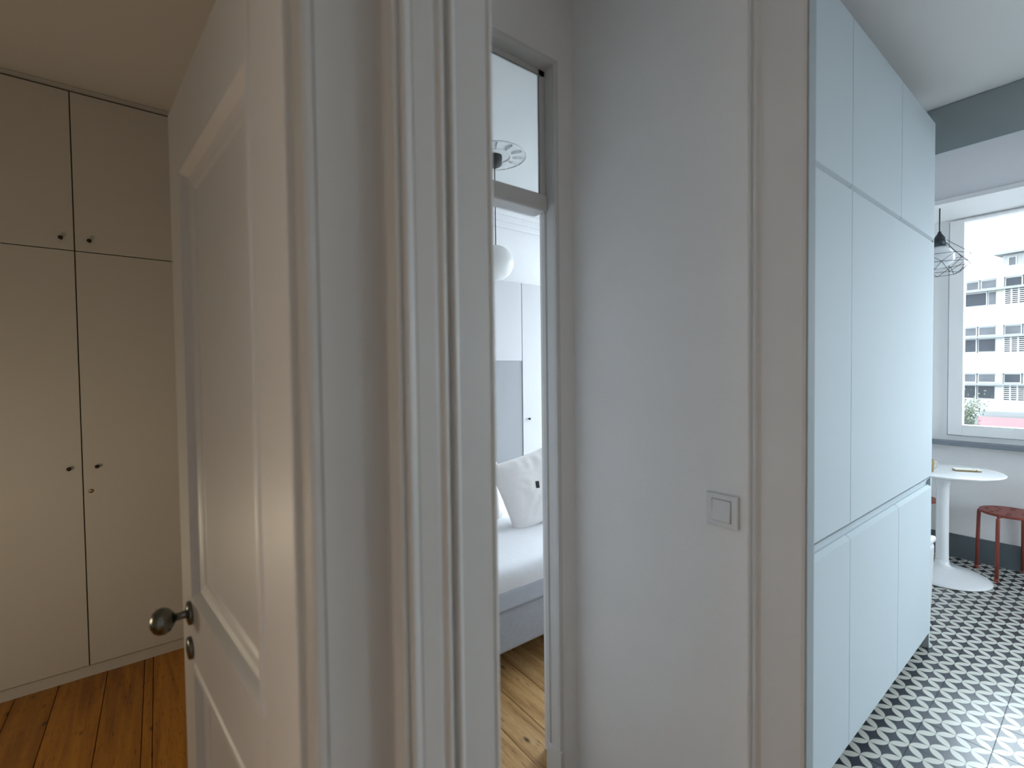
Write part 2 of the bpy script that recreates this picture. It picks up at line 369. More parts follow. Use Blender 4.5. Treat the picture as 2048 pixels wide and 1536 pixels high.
# dropped soffit with its grey face
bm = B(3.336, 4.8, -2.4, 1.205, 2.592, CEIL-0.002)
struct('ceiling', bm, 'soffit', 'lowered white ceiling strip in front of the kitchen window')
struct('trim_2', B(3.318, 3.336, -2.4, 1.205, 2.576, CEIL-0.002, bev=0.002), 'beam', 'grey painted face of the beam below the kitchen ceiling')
struct('trim_3', B(4.30, 4.8, -2.4, 1.205, 2.562, 2.592), 'wall', 'white lintel strip along the top of the kitchen window')
struct('baseboard_window', B(4.783, 4.8, -2.4, 1.205, 0, 0.178, bev=0.003), 'skirt', 'slate grey skirting below the kitchen window')
struct('trim_4', B(4.72, 4.86, YW0-0.05, 1.10, 0.857, 0.886, bev=0.004), 'sill', 'grey stone window sill')

# ------------------------------------------------------------------ central architrave and frame beside the open door
prof = [(0.128, 0.64), (0.128, 0.5385), (0.1295, 0.5335), (0.134, 0.5315), (0.1405, 0.5312), (0.1415, 0.5335), (0.1425, 0.5315), (0.214, 0.5305), (0.2185, 0.5295),
        (0.2195, 0.524), (0.2195, 0.508), (0.2205, 0.5035), (0.2235, 0.5025), (0.2255, 0.5045), (0.2275, 0.5045), (0.229, 0.5005), (0.2325, 0.4985),
        (0.2385, 0.4995), (0.2415, 0.5005), (0.2425, 0.4995), (0.266, 0.499), (0.2715, 0.5), (0.2745, 0.4975), (0.278, 0.496), (0.281, 0.4975), (0.2825, 0.5), (0.2845, 0.5025),
        (0.287, 0.5035), (0.2885, 0.502), (0.2905, 0.4975), (0.2935, 0.496), (0.2965, 0.4975), (0.2985, 0.4995), (0.345, 0.4995), (0.3465, 0.501), (0.3475, 0.4995), (0.351, 0.4985), (0.3545, 0.5005), (0.3555, 0.505), (0.3555, 0.64)]
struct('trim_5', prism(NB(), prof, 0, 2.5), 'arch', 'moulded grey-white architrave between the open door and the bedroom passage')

# ------------------------------------------------------------------ open panelled door on the left
def build_door():
    ang = math.radians(97.0); Ex, Ey = 0.032, 1.275; Wd, Ht, TH = 0.712, 2.02, 0.036
    # local frame: x runs from the free edge to the hinge, y is the depth behind the visible face
    o = sgrp('door_1', 'open white panelled door with a round nickel knob', (Ex, Ey, 0.0), ang+math.pi)
    o['category'] = 'door'
    def part(name, bm, mat='doorp', par=None):
        return obj(name, bm, mat, par or o, local=True)
    s0, s1 = 0.118, 0.592      # panel opening edges
    z = [0.012, 0.20, 0.855, 0.985, 1.868, Ht]
    m = 0.060                # moulding width
    part('stile', B(0, s0, 0, TH, z[0], z[5], bev=0.002)); part('stile', B(s1, Wd, 0, TH, z[0], z[5], bev=0.002))
    for a, b in ((z[0], z[1]), (z[2], z[3]), (z[4], z[5])): part('rail', B(s0, s1, 0, TH, a, b))
    for a, b in ((z[1], z[2]), (z[3], z[4])):
        part('panel', B(s0, s1, 0.017, 0.024, a, b))
        mo = NB()
        # mitred moulding: step, cove, fillet
        steps = [(0.0, 0.0), (0.004, -0.003), (0.012, -0.004), (0.018, 0.002), (0.024, 0.009), (0.034, 0.012), (0.044, 0.0135), (0.050, 0.0165), (0.052, 0.0172)]
        loops = []
        for d, h in steps:
            loops.append([mo.verts.new(p) for p in ((s0+d, h, a+d), (s1-d, h, a+d), (s1-d, h, b-d), (s0+d, h, b-d))])
        for p, q in zip(loops, loops[1:]):
            for k in range(4): mo.faces.new((p[k], p[(k+1) % 4], q[(k+1) % 4], q[k]))
        back = [mo.verts.new((v.co.x, 0.0175, v.co.z)) for v in loops[0]]
        for k in range(4): mo.faces.new((back[k], back[(k+1) % 4], loops[0][(k+1) % 4], loops[0][k]))
        part('moulding', mo)
    kx, kz = 0.094, 0.952
    bm = NB(); lathe(bm, [(0.001, 0.0), (0.0235, 0.0), (0.0245, -0.002), (0.0235, -0.006), (0.012, -0.009), (0.001, -0.009)], (kx, 0, kz), 32, 'Y')
    rose = part('rose', bm, 'steel'); rose['label'] = 'round nickel rose'
    bm = NB(); lathe(bm, [(0.001, -0.006), (0.0095, -0.007), (0.0078, -0.012), (0.0075, -0.022), (0.0085, -0.027), (0.016, -0.031), (0.0235, -0.038), (0.0265, -0.047), (0.0255, -0.056), (0.020, -0.064), (0.010, -0.069), (0.001, -0.070)], (kx, 0, kz), 36, 'Y')
    k = part('knob', bm, 'steel'); k['label'] = 'oval brushed nickel knob'
    bm = NB(); lathe(bm, [(0.001, 0.0), (0.0225, 0.0), (0.0235, -0.002), (0.022, -0.007), (0.012, -0.008), (0.001, -0.008)], (kx-0.004, 0, 0.876), 32, 'Y')
    e = part('escutcheon', bm, 'steel'); e['label'] = 'round keyhole plate'
    # keyhole, knob of the other side
    bm = B(kx-0.0065, kx-0.0015, -0.0086, -0.0076, 0.868, 0.884)
    part('keyhole', bm, 'black', None)
    return o
build_door()

# ------------------------------------------------------------------ wardrobe in the left room
def wardrobe():
    y = 3.0
    t = thing('wardrobe', 'tall built-in off-white wardrobe with small dark knobs on the left', 'wardrobe', (-0.30, y, 0))
    obj('body', B(-1.50, 0.255, y+0.022, 3.58, 0.0, 2.795), 'gap', t)
    obj('plinth', B(-1.50, 0.255, y+0.016, y+0.05, 0.0, 0.055), 'ward', t)
    obj('top_filler', B(-1.50, 0.255, y+0.012, y+0.05, 2.797, 2.818), 'ward', t)
    g = 0.0022
    for x0, x1 in ((-0.900, -0.296), (-0.296, 0.255), (-1.5, -0.900)):
        for z0, z1 in ((0.0585, 2.046), (2.046, 2.788)):
            d = obj('door', B(x0+g, x1-g, y, y+0.02, z0+g, z1-g, bev=0.0012), 'ward', t)
            if x0 == -1.5: continue
            kx = -0.341 if x0 < -0.5 else -0.242
            kz = 1.02 if z0 < 1 else 2.098
            bm = NB(); lathe(bm, [(0.001, y), (0.0065, y), (0.005, y-0.008), (0.0085, y-0.014), (0.009, y-0.019), (0.006, y-0.023), (0.001, y-0.024)], (kx, 0, kz), 20, 'Y')
            obj('knob', bm, 'darkknob', d)
            if x0 == -0.296 and z0 < 1:
                bm = NB(); lathe(bm, [(0.001, y), (0.0095, y), (0.0095, y-0.004), (0.006, y-0.005), (0.001, y-0.005)], (-0.268, 0, 0.903), 20, 'Y')
                l = obj('lock', bm, 'brass', d)
    return t
wardrobe()

# ------------------------------------------------------------------ bedroom doorway: frame, transom, casing
def bedroom_frame():
    XL, XR = 0.42, 1.064; yf, yp = 1.145, 1.205
    t = sgrp('door_2', 'white bedroom door frame with a glazed transom above'); t['category'] = 'door frame'
    def lin(x, s):      # lining board seen in the reveal: edge bead, flat, groove, stop
        p = [(0.015, yf), (0.004, yf), (-0.0015, yf+0.0015), (-0.0025, yf+0.005), (-0.001, yf+0.0085), (0.0015, yf+0.0105), (0.0, yf+0.013),
             (0.0, yf+0.044), (0.004, yf+0.0465), (0.004, yf+0.0515), (-0.002, yf+0.0545), (-0.002, yf+0.070), (0.0145, yf+0.074)]
        return [(x+s*a, y) for a, y in p]
    obj('lining', prism(NB(), lin(XR, 1), 0.15, 2.475), 'gloss', t)
    obj('lining', prism(NB(), lin(XL, -1), 0.15, 2.475), 'gloss', t)
    obj('plinth_block', B(XR-0.004, XR+0.0145, yf-0.004, yf+0.072, 0.0, 0.15, bev=0.003), 'gloss', t)
    obj('plinth_block', B(XL-0.0145, XL+0.004, yf-0.004, yf+0.072, 0.0, 0.15, bev=0.003), 'gloss', t)
    bm = NB(); box(bm, XL, XR, yf, yf+0.072, 2.462, 2.475); box(bm, XL, XR, yf-0.002, yf+0.010, 2.458, 2.475, bev=0.003)
    obj('head', bm, 'gloss', t)
    obj('transom_bar', B(XL, XR, yp-0.022, yp+0.05, 1.990, 2.046, bev=0.006), 'gloss', t)
    bm = NB(); box(bm, XL, XR, yp-0.008, yp+0.0, 2.443, 2.464); box(bm, 1.040, XR, yp-0.008, yp+0.0, 2.04, 2.464); box(bm, XL, XL+0.024, yp-0.008, yp+0.02, 2.04, 2.464)
    sash = obj('transom_sash', bm, 'gloss', t)
    bm = NB(); box(bm, 1.0370, 1.0402, yp-0.0085, yp-0.0072, 2.046, 2.444); box(bm, XL+0.024, 1.0402, yp-0.0085, yp-0.0072, 2.4408, 2.4440)
    obj('seal', bm, 'gasket', sash)
    obj('pane', B(XL+0.022, 1.039, yp-0.0070, yp-0.0045, 2.044, 2.442), 'glass', sash)
bedroom_frame()

# ------------------------------------------------------------------ light switch
def switch():
    x = 1.1505; yc, zc, h = 0.618, 1.088, 0.0425
    t = thing('light_switch', 'square white light switch on the passage wall', 'light switch', (x, yc, zc))
    bm = NB(); box(bm, x-0.0095, x, yc-h, yc+h, zc-h, zc+h, bev=0.003)
    obj('plate', bm, 'plastic', t)
    obj('gap_frame', B(x-0.0102, x-0.006, yc-0.0255, yc+0.0255, zc-0.0285, zc+0.0285), 'gasket', t)
    # rocker, slightly tilted
    bm = NB(); box(bm, x-0.0125, x-0.004, yc-0.0243, yc+0.0243, zc-0.0272, zc+0.0272, bev=0.0015)
    for v in bm.verts:
        if v.co.x < x-0.009: v.co.x += (v.co.z-zc)*0.06
    obj('rocker', bm, 'plastic', t)
switch()

# ------------------------------------------------------------------ kitchen cabinets
YK = 0.58; K0, K1, K2, K3 = 1.352, 1.952, 2.549, 3.122
def cab(kind, label, x0, x1, z0, z1, group, bevtop=0.0, bevbot=0.0, handle=False):
    t = thing(kind, label, 'cabinet', ((x0+x1)/2, YK+0.3, z0), 0, group)
    obj('body', B(x0+0.0005, x1-0.0005, YK+0.021, 1.18, z0+0.002, z1-0.002), 'kitin', t)
    g = 0.0016
    # door with bevelled finger edge at the top or bottom
    pts = [(YK, z0+g+(0.014 if bevbot else 0)), (YK+(0.015 if bevbot else 0.0), z0+g), (YK+0.02, z0+g), (YK+0.02, z1-g), (YK+(0.014 if bevtop else 0.0), z1-g), (YK, z1-g-(0.012 if bevtop else 0))]
    bm = NB()
    a = [bm.verts.new((x0+g, p[0], p[1])) for p in pts]; b = [bm.verts.new((x1-g, p[0], p[1])) for p in pts]
    if not bevbot: pass
    bm.faces.new(a); bm.faces.new(b[::-1])
    for i in range(len(pts)):
        j = (i+1) % len(pts); bm.faces.new((a[i], b[i], b[j], a[j]))
    bmesh.ops.remove_doubles(bm, verts=bm.verts, dist=0.0003)
    obj('door', bm, 'kit', t)
    return t
ZB0, ZB1, ZM0, ZM1, ZT1 = 0.09, 0.852, 0.896, 2.072, 2.665
gb, gm, gt = 'white handleless base cabinets', 'white handleless tall doors', 'white handleless top cabinets'
cab('base_cabinet', 'white base cabinet nearest the passage, left of three in the bottom row', K0, K1, ZB0, ZB1, gb, bevtop=1)
cab('base_cabinet', 'white base cabinet in the middle of the bottom row', K1, K2, ZB0, ZB1, gb, bevtop=1)
cab('base_cabinet', 'white base cabinet at the window end of the bottom row', K2, K3, ZB0, ZB1, gb, bevtop=1)
cab('tall_cabinet', 'tall narrow white cabinet beside the casing board, middle row', K0, K1, ZM0, ZM1, gm)
cab('tall_cabinet', 'wide tall white cabinet toward the window, middle row', K1, K3, ZM0, ZM1, gm)
cab('top_cabinet', 'white top cabinet nearest the passage under the ceiling', K0, K1, 2.076, ZT1, gt, bevbot=1)
cab('top_cabinet', 'white top cabinet in the middle of the top row', K1, K2, 2.076, ZT1, gt, bevbot=1)
cab('top_cabinet', 'white top cabinet at the window end of the top row', K2, K3, 2.076, ZT1, gt, bevbot=1)
# handle channel between base and tall doors
def channel():
    t = thing('handle_channel', 'white recessed grip channel running between lower and middle cabinet rows', 'channel', (2.2, YK, 0.85))
    for x0, x1 in ((K0, 1.915), (1.917, K3-0.012)):
        bm = NB()
        pts = [(YK+0.020, 0.850), (YK+0.017, 0.868), (YK+0.011, 0.882), (YK+0.004, 0.8865), (YK+0.004, 0.8885), (YK+0.03, 0.8885), (YK+0.03, 0.850)]
        a = [bm.verts.new((x0, p[0], p[1])) for p in pts]; b = [bm.verts.new((x1, p[0], p[1])) for p in pts]
        bm.faces.new(a); bm.faces.new(b[::-1])
        for i in range(len(pts)):
            j = (i+1) % len(pts); bm.faces.new((a[i], b[i], b[j], a[j]))
        obj('grip_profile', bm, 'kit', t)
    obj('back_strip', B(K0, K3, YK+0.03, YK+0.04, 0.852, 0.896), 'gap', t)  # dark colour supplies the shadow line in the grip gap
channel()
tag(obj('end_panel', B(K3+0.0005, K3+0.019, YK+0.004, 1.19, 0.0, ZT1+0.003, bev=0.001), 'kit', None, origin=(K3, YK, 0)), 'white full-height end panel closing the cabinet run', 'panel')
tag(obj('plinth_board', B(K0, K3, 1.10, 1.12, 0.0, 0.088), 'kitin', None, origin=(2.2, 1.1, 0)), 'white plinth board set back below the base cabinets', 'plinth')

# ------------------------------------------------------------------ kitchen window
def window():
    xa, xb = 4.835, 4.905
    t = sgrp('window_1', 'white framed kitchen window looking onto apartment blocks'); t['category'] = 'window'
    fr = NB()
    box(fr, xa, xb, YW0, YW1, ZW0, 0.925); box(fr, xa, xb, YW0, YW1, 2.545, ZW1)
    box(fr, xa, xb, 0.812, YW1, 0.925, 2.545); box(fr, xa, xb, YW0, YW0+0.07, 0.925, 2.545); box(fr, xa, xb, -0.62, -0.52, 0.925, 2.545)
    obj('frame', fr, 'pvc', t)
    for y0, y1 in ((-0.515, 0.806), (YW0+0.075, -0.625)):
        s = NB(); w = 0.082; z0, z1 = 0.930, 2.552
        zt = 2.546
        xs0 = xa-0.022
        box(s, xs0, xb-0.02, y0, y0+w, z0, zt, bev=0.003); box(s, xs0, xb-0.02, y1-w, y1, z0, zt, bev=0.003)
        box(s, xs0, xb-0.02, y0+w, y1-w, z0, z0+0.078); box(s, xs0, xb-0.02, y0+w, y1-w, 2.530, zt)
        so = obj('sash', s, 'pvc', t)
        obj('pane', B(xb-0.05, xb-0.044, y0+w-0.005, y1-w+0.005, z0+0.07, 2.535), 'glass', so)
    gk = NB(); box(gk, xa-0.001, xa+0.01, 0.806, 0.812, 0.926, 2.545); box(gk, xa-0.001, xa+0.01, -0.515, 0.806, 0.925, 0.930)
    obj('seal', gk, 'gasket', t)
window()
def window_simple(name, label, x, y0, y1, z0, z1):
    t = sgrp(name, label); t['category'] = 'window'
    fr = NB(); w = 0.06
    for a, b, c, d in ((y0, y0+w, z0, z1), (y1-w, y1, z0, z1), (y0+w, y1-w, z0, z0+w), (y0+w, y1-w, z1-w, z1), ((y0+y1)/2-w/2, (y0+y1)/2+w/2, z0+w, z1-w)): box(fr, x, x+0.06, a, b, c, d)
    obj('frame', fr, 'pvc', t)
window_simple('window_2', 'bedroom window out of view to the right', 3.56, 1.40, 3.20, 0.75, 2.6)

# ------------------------------------------------------------------ tulip table and the things on it
TX, TY = 4.30, 0.74
def table():
    t = thing('tulip_table', 'round white pedestal table below the kitchen window', 'table', (TX, TY, 0))
    bm = NB(); lathe(bm, [(0.001, 0.718), (0.26, 0.718), (0.292, 0.722), (0.305, 0.731), (0.307, 0.736), (0.304, 0.739), (0.295, 0.74), (0.001, 0.74)], (TX, TY, 0), 96)
    obj('top', bm, 'tablew', t)
    bm = NB(); lathe(bm, [(0.036, 0.05), (0.036, 0.10), (0.035, 0.20), (0.034, 0.40), (0.035, 0.60), (0.045, 0.69), (0.09, 0.718)], (TX, TY, 0), 40)
    obj('column', bm, 'tablew', t)
    bm = NB(); lathe(bm, [(0.001, 0.001), (0.245, 0.001), (0.252, 0.006), (0.250, 0.012), (0.23, 0.024), (0.18, 0.042), (0.12, 0.056), (0.07, 0.066), (0.048, 0.076), (0.039, 0.092), (0.036, 0.12)], (TX, TY, 0), 72)
    obj('base', bm, 'tablew', t)
table()
def cup():
    cx, cy = 4.15, 0.790
    t = thing('cup', 'small golden brown cup at the left edge of the white table', 'cup', (cx, cy, 0.74))
    bm = NB(); lathe(bm, [(0.001, 0.741), (0.026, 0.741), (0.030, 0.75), (0.033, 0.815), (0.0335, 0.822), (0.031, 0.822), (0.0285, 0.755), (0.001, 0.75)], (cx, cy, 0), 32)
    obj('bowl', bm, 'gold', t)
    bm = NB(); tube(bm, [(cx+0.031*math.cos(a0)+r*math.cos(a0), cy+0.031*math.sin(a0)+r*math.sin(a0), 0.782+h) for a0 in (-0.9,) for r, h in ((0.0, 0.024), (0.012, 0.026), (0.021, 0.014), (0.021, -0.008), (0.012, -0.018), (0.0, -0.018))], 0.0035)
    obj('handle', bm, 'cream', t)
cup()
def case():
    t = thing('flat_case', 'slim cream case with a golden edge lying on the table', 'case', (4.35, 0.630, 0.74), math.radians(-58))
    obj('lid', B(-0.07, 0.04, -0.026, 0.026, 0.009, 0.0165, bev=0.002), 'cream', t, local=True)
    obj('tray', B(-0.068, 0.07, -0.025, 0.025, 0.001, 0.009, bev=0.001), 'gold', t, local=True)
    obj('end_cap', B(0.046, 0.075, -0.026, 0.026, 0.006, 0.0155, bev=0.003), 'cream', t, local=True)
case()

# ------------------------------------------------------------------ red stools
def seat_mesh(r, th):
    bm = NB(); nr, ns = 20, 96; V = []
    for i in range(nr+1):
        V.append([bm.verts.new((r*(i/nr if i else 0.002)*math.cos(2*math.pi*k/ns), r*(i/nr if i else 0.002)*math.sin(2*math.pi*k/ns), 0)) for k in range(ns)])
    for i in range(nr):
        for k in range(ns):
            hole = (8 <= i <= 8+1 and k % 16 in (5, 6, 7, 8, 9)) or (14 <= i <= 15 and k % 12 in (2, 3, 4, 5))
            if hole: continue
            bm.faces.new((V[i][k], V[i+1][k], V[i+1][(k+1) % ns], V[i][(k+1) % ns]))
    loose = [v for v in bm.verts if not v.link_faces]
    bmesh.ops.delete(bm, geom=loose, context='VERTS')
    ret = bmesh.ops.extrude_face_region(bm, geom=list(bm.faces))
    for v in ret['geom']:
        if isinstance(v, bmesh.types.BMVert): v.co.z -= th
    return bm
def stool(cx, cy, rz, label, group):
    t = thing('stool', label, 'stool', (cx, cy, 0), rz, group)
    r = 0.155; h = 0.452
    obj('seat', seat_mesh(r, 0.006), 'red', t, local=True).location = (0, 0, h)
    bm = NB(); lathe(bm, [(r-0.004, h-0.016), (r, h-0.016), (r+0.001, h-0.002), (r-0.003, h+0.001), (r-0.006, h-0.004)], (0, 0, 0), 72)
    obj('rim', bm, 'red', t, local=True)
    for k in range(4):
        a = math.pi/4+k*math.pi/2; c, s = math.cos(a), math.sin(a)
        pts = [(0.05, h-0.014), (0.145, h-0.014), (0.158, h-0.018), (0.1655, h-0.030), (0.168, h-0.05), (0.176, 0.012)]
        bm = NB(); tube(bm, [(q*c, q*s, z) for q, z in pts], 0.0105, 12)
        leg = obj('leg', bm, 'red', t, local=True)
        bm = NB(); lathe(bm, [(0.001, 0.0), (0.012, 0.0), (0.0125, 0.02), (0.001, 0.022)], (0.1765*c, 0.1765*s, 0), 12)
        obj('foot_cap', bm, 'red', leg, local=True)
    return t
stool(4.615, 0.446, math.radians(30), 'rust red metal stool with slotted round seat right of the table', 'red metal stools')
stool(4.60, 0.978, math.radians(46), 'red stool tucked behind the table column, mostly hidden by the cabinets', 'red metal stools')

# slim white bin beyond the cabinet end
def bin_():
    t = thing('waste_bin', 'slim white bin just past the end of the cabinet run', 'bin', (3.28, 0.75, 0))
    bm = NB(); box(bm, 3.17, 3.33, 0.600, 0.90, 0.0, 0.50, bev=0.02, seg=3)
    for v in bm.verts:
        k = 1-0.10*(0.5-v.co.z)/0.5; v.co.x = 3.25+(v.co.x-3.25)*k; v.co.y = 0.75+(v.co.y-0.75)*k
    obj('bucket', bm, 'tablew', t)
    obj('lid', B(3.165, 3.335, 0.596, 0.905, 0.502, 0.535, bev=0.012, seg=3), 'tablew', t)
bin_()

# ------------------------------------------------------------------ wire cage pendant lamp
def cage():
    cx, cy = 4.40, 0.79
    t = thing('pendant_lamp', 'black wire cage pendant lamp with a large round bulb by the window', 'lamp', (cx, cy, 2.09))
    bm = NB(); tube(bm, [(cx, cy, 2.39), (cx, cy, 2.48), (cx, cy, 2.561)], 0.004); obj('cord', bm, 'wire', t)
    bm = NB(); lathe(bm, [(0.001, 2.40), (0.008, 2.40), (0.012, 2.385), (0.034, 2.350), (0.038, 2.335), (0.038, 2.295), (0.001, 2.294)], (cx, cy, 0), 28); obj('socket', bm, 'wire', t)
    bm = NB(); lathe(bm, [(0.001, 2.14), (0.03, 2.145), (0.065, 2.165), (0.083, 2.20), (0.080, 2.235), (0.055, 2.27), (0.032, 2.294)], (cx, cy, 0), 36); obj('bulb', bm, 'bulb', t)
    n = 7; ph = 0.25
    P1 = [(cx+0.160*math.cos(ph+2*math.pi*k/n), cy+0.160*math.sin(ph+2*math.pi*k/n), 2.222) for k in range(n)]
    P2 = [(cx+0.168*math.cos(ph+2*math.pi*(k+0.5)/n), cy+0.168*math.sin(ph+2*math.pi*(k+0.5)/n), 2.165) for k in range(n)]
    P3 = [(cx+0.105*math.cos(ph+2*math.pi*k/n), cy+0.105*math.sin(ph+2*math.pi*k/n), 2.10) for k in range(n)]
    r = 0.0017
    for nm, ring in (('upper_ring', P1), ('middle_ring', P2), ('lower_ring', P3)):
        bm = NB()
        for k in range(n): tube(bm, [ring[k], ring[(k+1) % n]], r, 6)
        obj(nm, bm, 'wire', t)
    for k in range(n):
        bm = NB(); a = ph+2*math.pi*k/n
        tube(bm, [(cx+0.037*math.cos(a), cy+0.037*math.sin(a), 2.335), P1[k]], r, 6)
        tube(bm, [P1[k], P2[k]], r, 6); tube(bm, [P1[k], P2[k-1]], r, 6); tube(bm, [P2[k], P3[k]], r, 6); tube(bm, [P2[k-1], P3[k]], r, 6)
        obj('strut', bm, 'wire', t)
cage()

# ------------------------------------------------------------------ bedroom
def bed():
    t = thing('bed', 'grey upholstered bed base standing on short legs', 'bed', (1.9, 2.3, 0))
    obj('base', B(0.75, 2.90, 1.706, 2.93, 0.150, 0.352, bev=0.018, seg=3), 'bedbase', t)
    bm = NB(); tube(bm, [(0.77, 1.705, 0.349), (2.88, 1.705, 0.349)], 0.004); obj('piping', bm, 'bedbase', t)
    for x, y in ((0.84, 1.80), (2.82, 1.80), (0.84, 2.84), (2.82, 2.84)):
        bm = NB(); lathe(bm, [(0.02, 0.0), (0.028, 0.15)], (x, y, 0), 20); obj('leg', bm, 'black', t)
    m = thing('mattress', 'mattress in a white fitted sheet on the grey bed base', 'mattress', (1.9, 2.3, 0.36))
    bm = NB(); nx, ny = 60, 40
    # fitted sheet: rounded slab with soft pulls along the front edge
    box(bm, 0.755, 2.895, 1.698, 2.925, 0.357, 0.475, bev=0.02, seg=3); obj('core', bm, 'bedbase', m)
    bm = NB(); x0, x1, y0, y1 = 0.75, 2.90, 1.690, 2.93
    rows = [(y0+0.004, 0.445), (y0+0.001, 0.470), (y0, 0.50), (y0+0.002, 0.52), (y0+0.010, 0.536), (y0+0.024, 0.546), (y0+0.05, 0.552), (y0+0.12, 0.556)]+[(y0+0.12+(y1-y0-0.16)*k/10, 0.558) for k in range(1, 11)]+[(y1-0.01, 0.545), (y1, 0.50), (y1, 0.44)]
    V = []
    for j, (yy, zz) in enumerate(rows):
        row = []
        for i in range(nx+1):
            xx = x0+(x1-x0)*i/nx
            w = noise.noise(Vector((xx*9, yy*4, zz*9)))*0.006+noise.noise(Vector((xx*3, yy*11, 2)))*0.005
            dz = w if 4 < j < 19 else 0; dy = noise.noise(Vector((xx*12, zz*25, 5)))*0.004 if j < 5 else 0
            row.append(bm.verts.new((xx, yy+dy, zz+dz)))
        V.append(row)
    for a, b in zip(V, V[1:]):
        for i in range(nx): f = bm.faces.new((a[i], a[i+1], b[i+1], b[i])); f.smooth = True
    bm.faces.new([r[0] for r in V]); bm.faces.new([r[-1] for r in V][::-1])
    bm.faces.new([v for v in V[0]][::-1]+[v for v in V[-1]]) if False else None
    obj('fitted_sheet', bm, 'sheet', m)
    bm = NB(); box(bm, 0.752, 2.898, 1.692, 2.928, 0.354, 0.447, bev=0.012, seg=2); obj('border', bm, M['sheetside'], m)
M['sheetside'] = paint('pale_grey_mattress_border', (0.50, 0.53, 0.58, 1), 0.9, 0.04, 8, 0.1, 60)
bed()
def pillow(w, h, t, loc, rot, label, seed, group='white pillows on the bed'):
    bm = NB(); n = 40
    def prof(u): return max(0.0, 1-abs(u)**3.2)**0.55
    for side in (1, -1):
        V = []
        for j in range(n+1):
            v = -1+2*j/n; row = []
            for i in range(n+1):
                u = -1+2*i/n
                pinch = 1-0.07*(1-abs(v)**2) if abs(u) > 0.6 else 1
                k = prof(u)*prof(v)
                wr = noise.noise(Vector((u*2.2+seed, v*2.2, side)))*0.35+abs(noise.noise(Vector((u*4+seed, v*3, side+4))))*-0.32
                x = u*w/2*(1-0.06*(1-v*v)*u*u); y = v*h/2*(1-0.09*(1-u*u)*v*v)
                row.append(bm.verts.new((x, y, side*t/2*k*(1+0.5*wr))))
            V.append(row)
        for a, b in zip(V, V[1:]):
            for i in range(n): f = bm.faces.new((a[i], a[i+1], b[i+1], b[i])); f.smooth = True
    bmesh.ops.remove_doubles(bm, verts=bm.verts, dist=0.0008)
    o = obj('pillow', bm, 'linen', None, local=True); o.location = loc; o.rotation_euler = rot
    return tag(o, label, 'pillow', group)
pr = math.radians
fp = pillow(0.60, 0.44, 0.19, (1.86, 2.145, 0.765), (pr(66), pr(-14), pr(-8)), 'plump front pillow leaning on the bed, nearest the doorway', 3)
pillow(0.58, 0.44, 0.17, (1.49, 2.36, 0.755), (pr(68), pr(20), pr(16)), 'pillow behind with a raised pointed corner', 11)
def pillow_tag():
    from mathutils.bvhtree import BVHTree
    mw = Matrix.LocRotScale(fp.location, fp.rotation_euler, None)
    bv = BVHTree.FromPolygons([mw @ v.co for v in fp.data.vertices], [tuple(p.vertices) for p in fp.data.polygons])
    d = Vector((1.7566, 2.07, 0.788))-Vector((0, 0, CAMH))
    hit, nrm, _, _ = bv.ray_cast(Vector((0, 0, CAMH)), d.normalized())
    if hit is None: return
    bm = NB(); box(bm, -0.011, 0.011, -0.001, 0.0015, -0.02, 0.02)
    if nrm.dot(d) > 0: nrm = -nrm
    rot = (-nrm).to_track_quat('Y', 'Z').to_matrix().to_4x4()
    bmesh.ops.transform(bm, matrix=mw.inverted() @ Matrix.Translation(hit+nrm*0.001) @ rot, verts=bm.verts)
    o = obj('tag', bm, 'black', fp, local=True); o['label'] = 'small black tag'
pillow_tag()
def bedcab():
    y = 2.95
    t = thing('overbed_cabinet', 'white cupboard hanging above the bed niche', 'cabinet', (1.6, y, 1.54))
    obj('body', B(0.80, 2.355, y+0.02, 3.275, 1.542, 2.165), 'bedcab', t)
    for a, b in ((0.80, 1.58), (1.58, 2.355)): obj('door', B(a+0.0015, b-0.0015, y, y+0.019, 1.54, 2.167, bev=0.001), 'bedcab', t)
    t = thing('tall_cupboard', 'tall white bedroom cupboard with a dark knob beside the bed niche', 'cupboard', (2.75, y, 0))
    obj('body', B(2.360, 3.15, y+0.02, 3.275, 0.0, 2.165), 'bedcab', t)
    for a, b in ((2.358, 2.755), (2.755, 3.15)):
        d = obj('door', B(a+0.0015, b-0.0015, y, y+0.019, 0.06, 2.167, bev=0.001), 'bedcab', t)
        if a < 2.5:
            bm = NB(); lathe(bm, [(0.001, y), (0.005, y), (0.005, y-0.008), (0.010, y-0.014), (0.010, y-0.02), (0.001, y-0.022)], (2.415, 0, 1.065), 16, 'Y'); obj('knob', bm, 'black', d)
    tag(obj('niche_panel', B(0.80, 2.356, 2.957, 2.977, 0.0, 1.54), 'nichegrey', None, origin=(1.6, 2.957, 0)), 'pale grey back panel of the bed niche', 'panel')
bedcab()
struct('wall_bedroom_rear', B(0.36, 3.5, 3.28, 3.32, 0, CEIL), 'wall', 'bedroom wall above the white cupboards')
bm = NB()
for dy, z0 in ((0.03, 2.70), (0.06, 2.745), (0.10, 2.785)): box(bm, 0.36, 3.5, 3.28-dy, 3.28, z0, CEIL, bev=0.006)
struct('trim_6', bm, 'ceil', 'stepped white cornice below the bedroom ceiling')
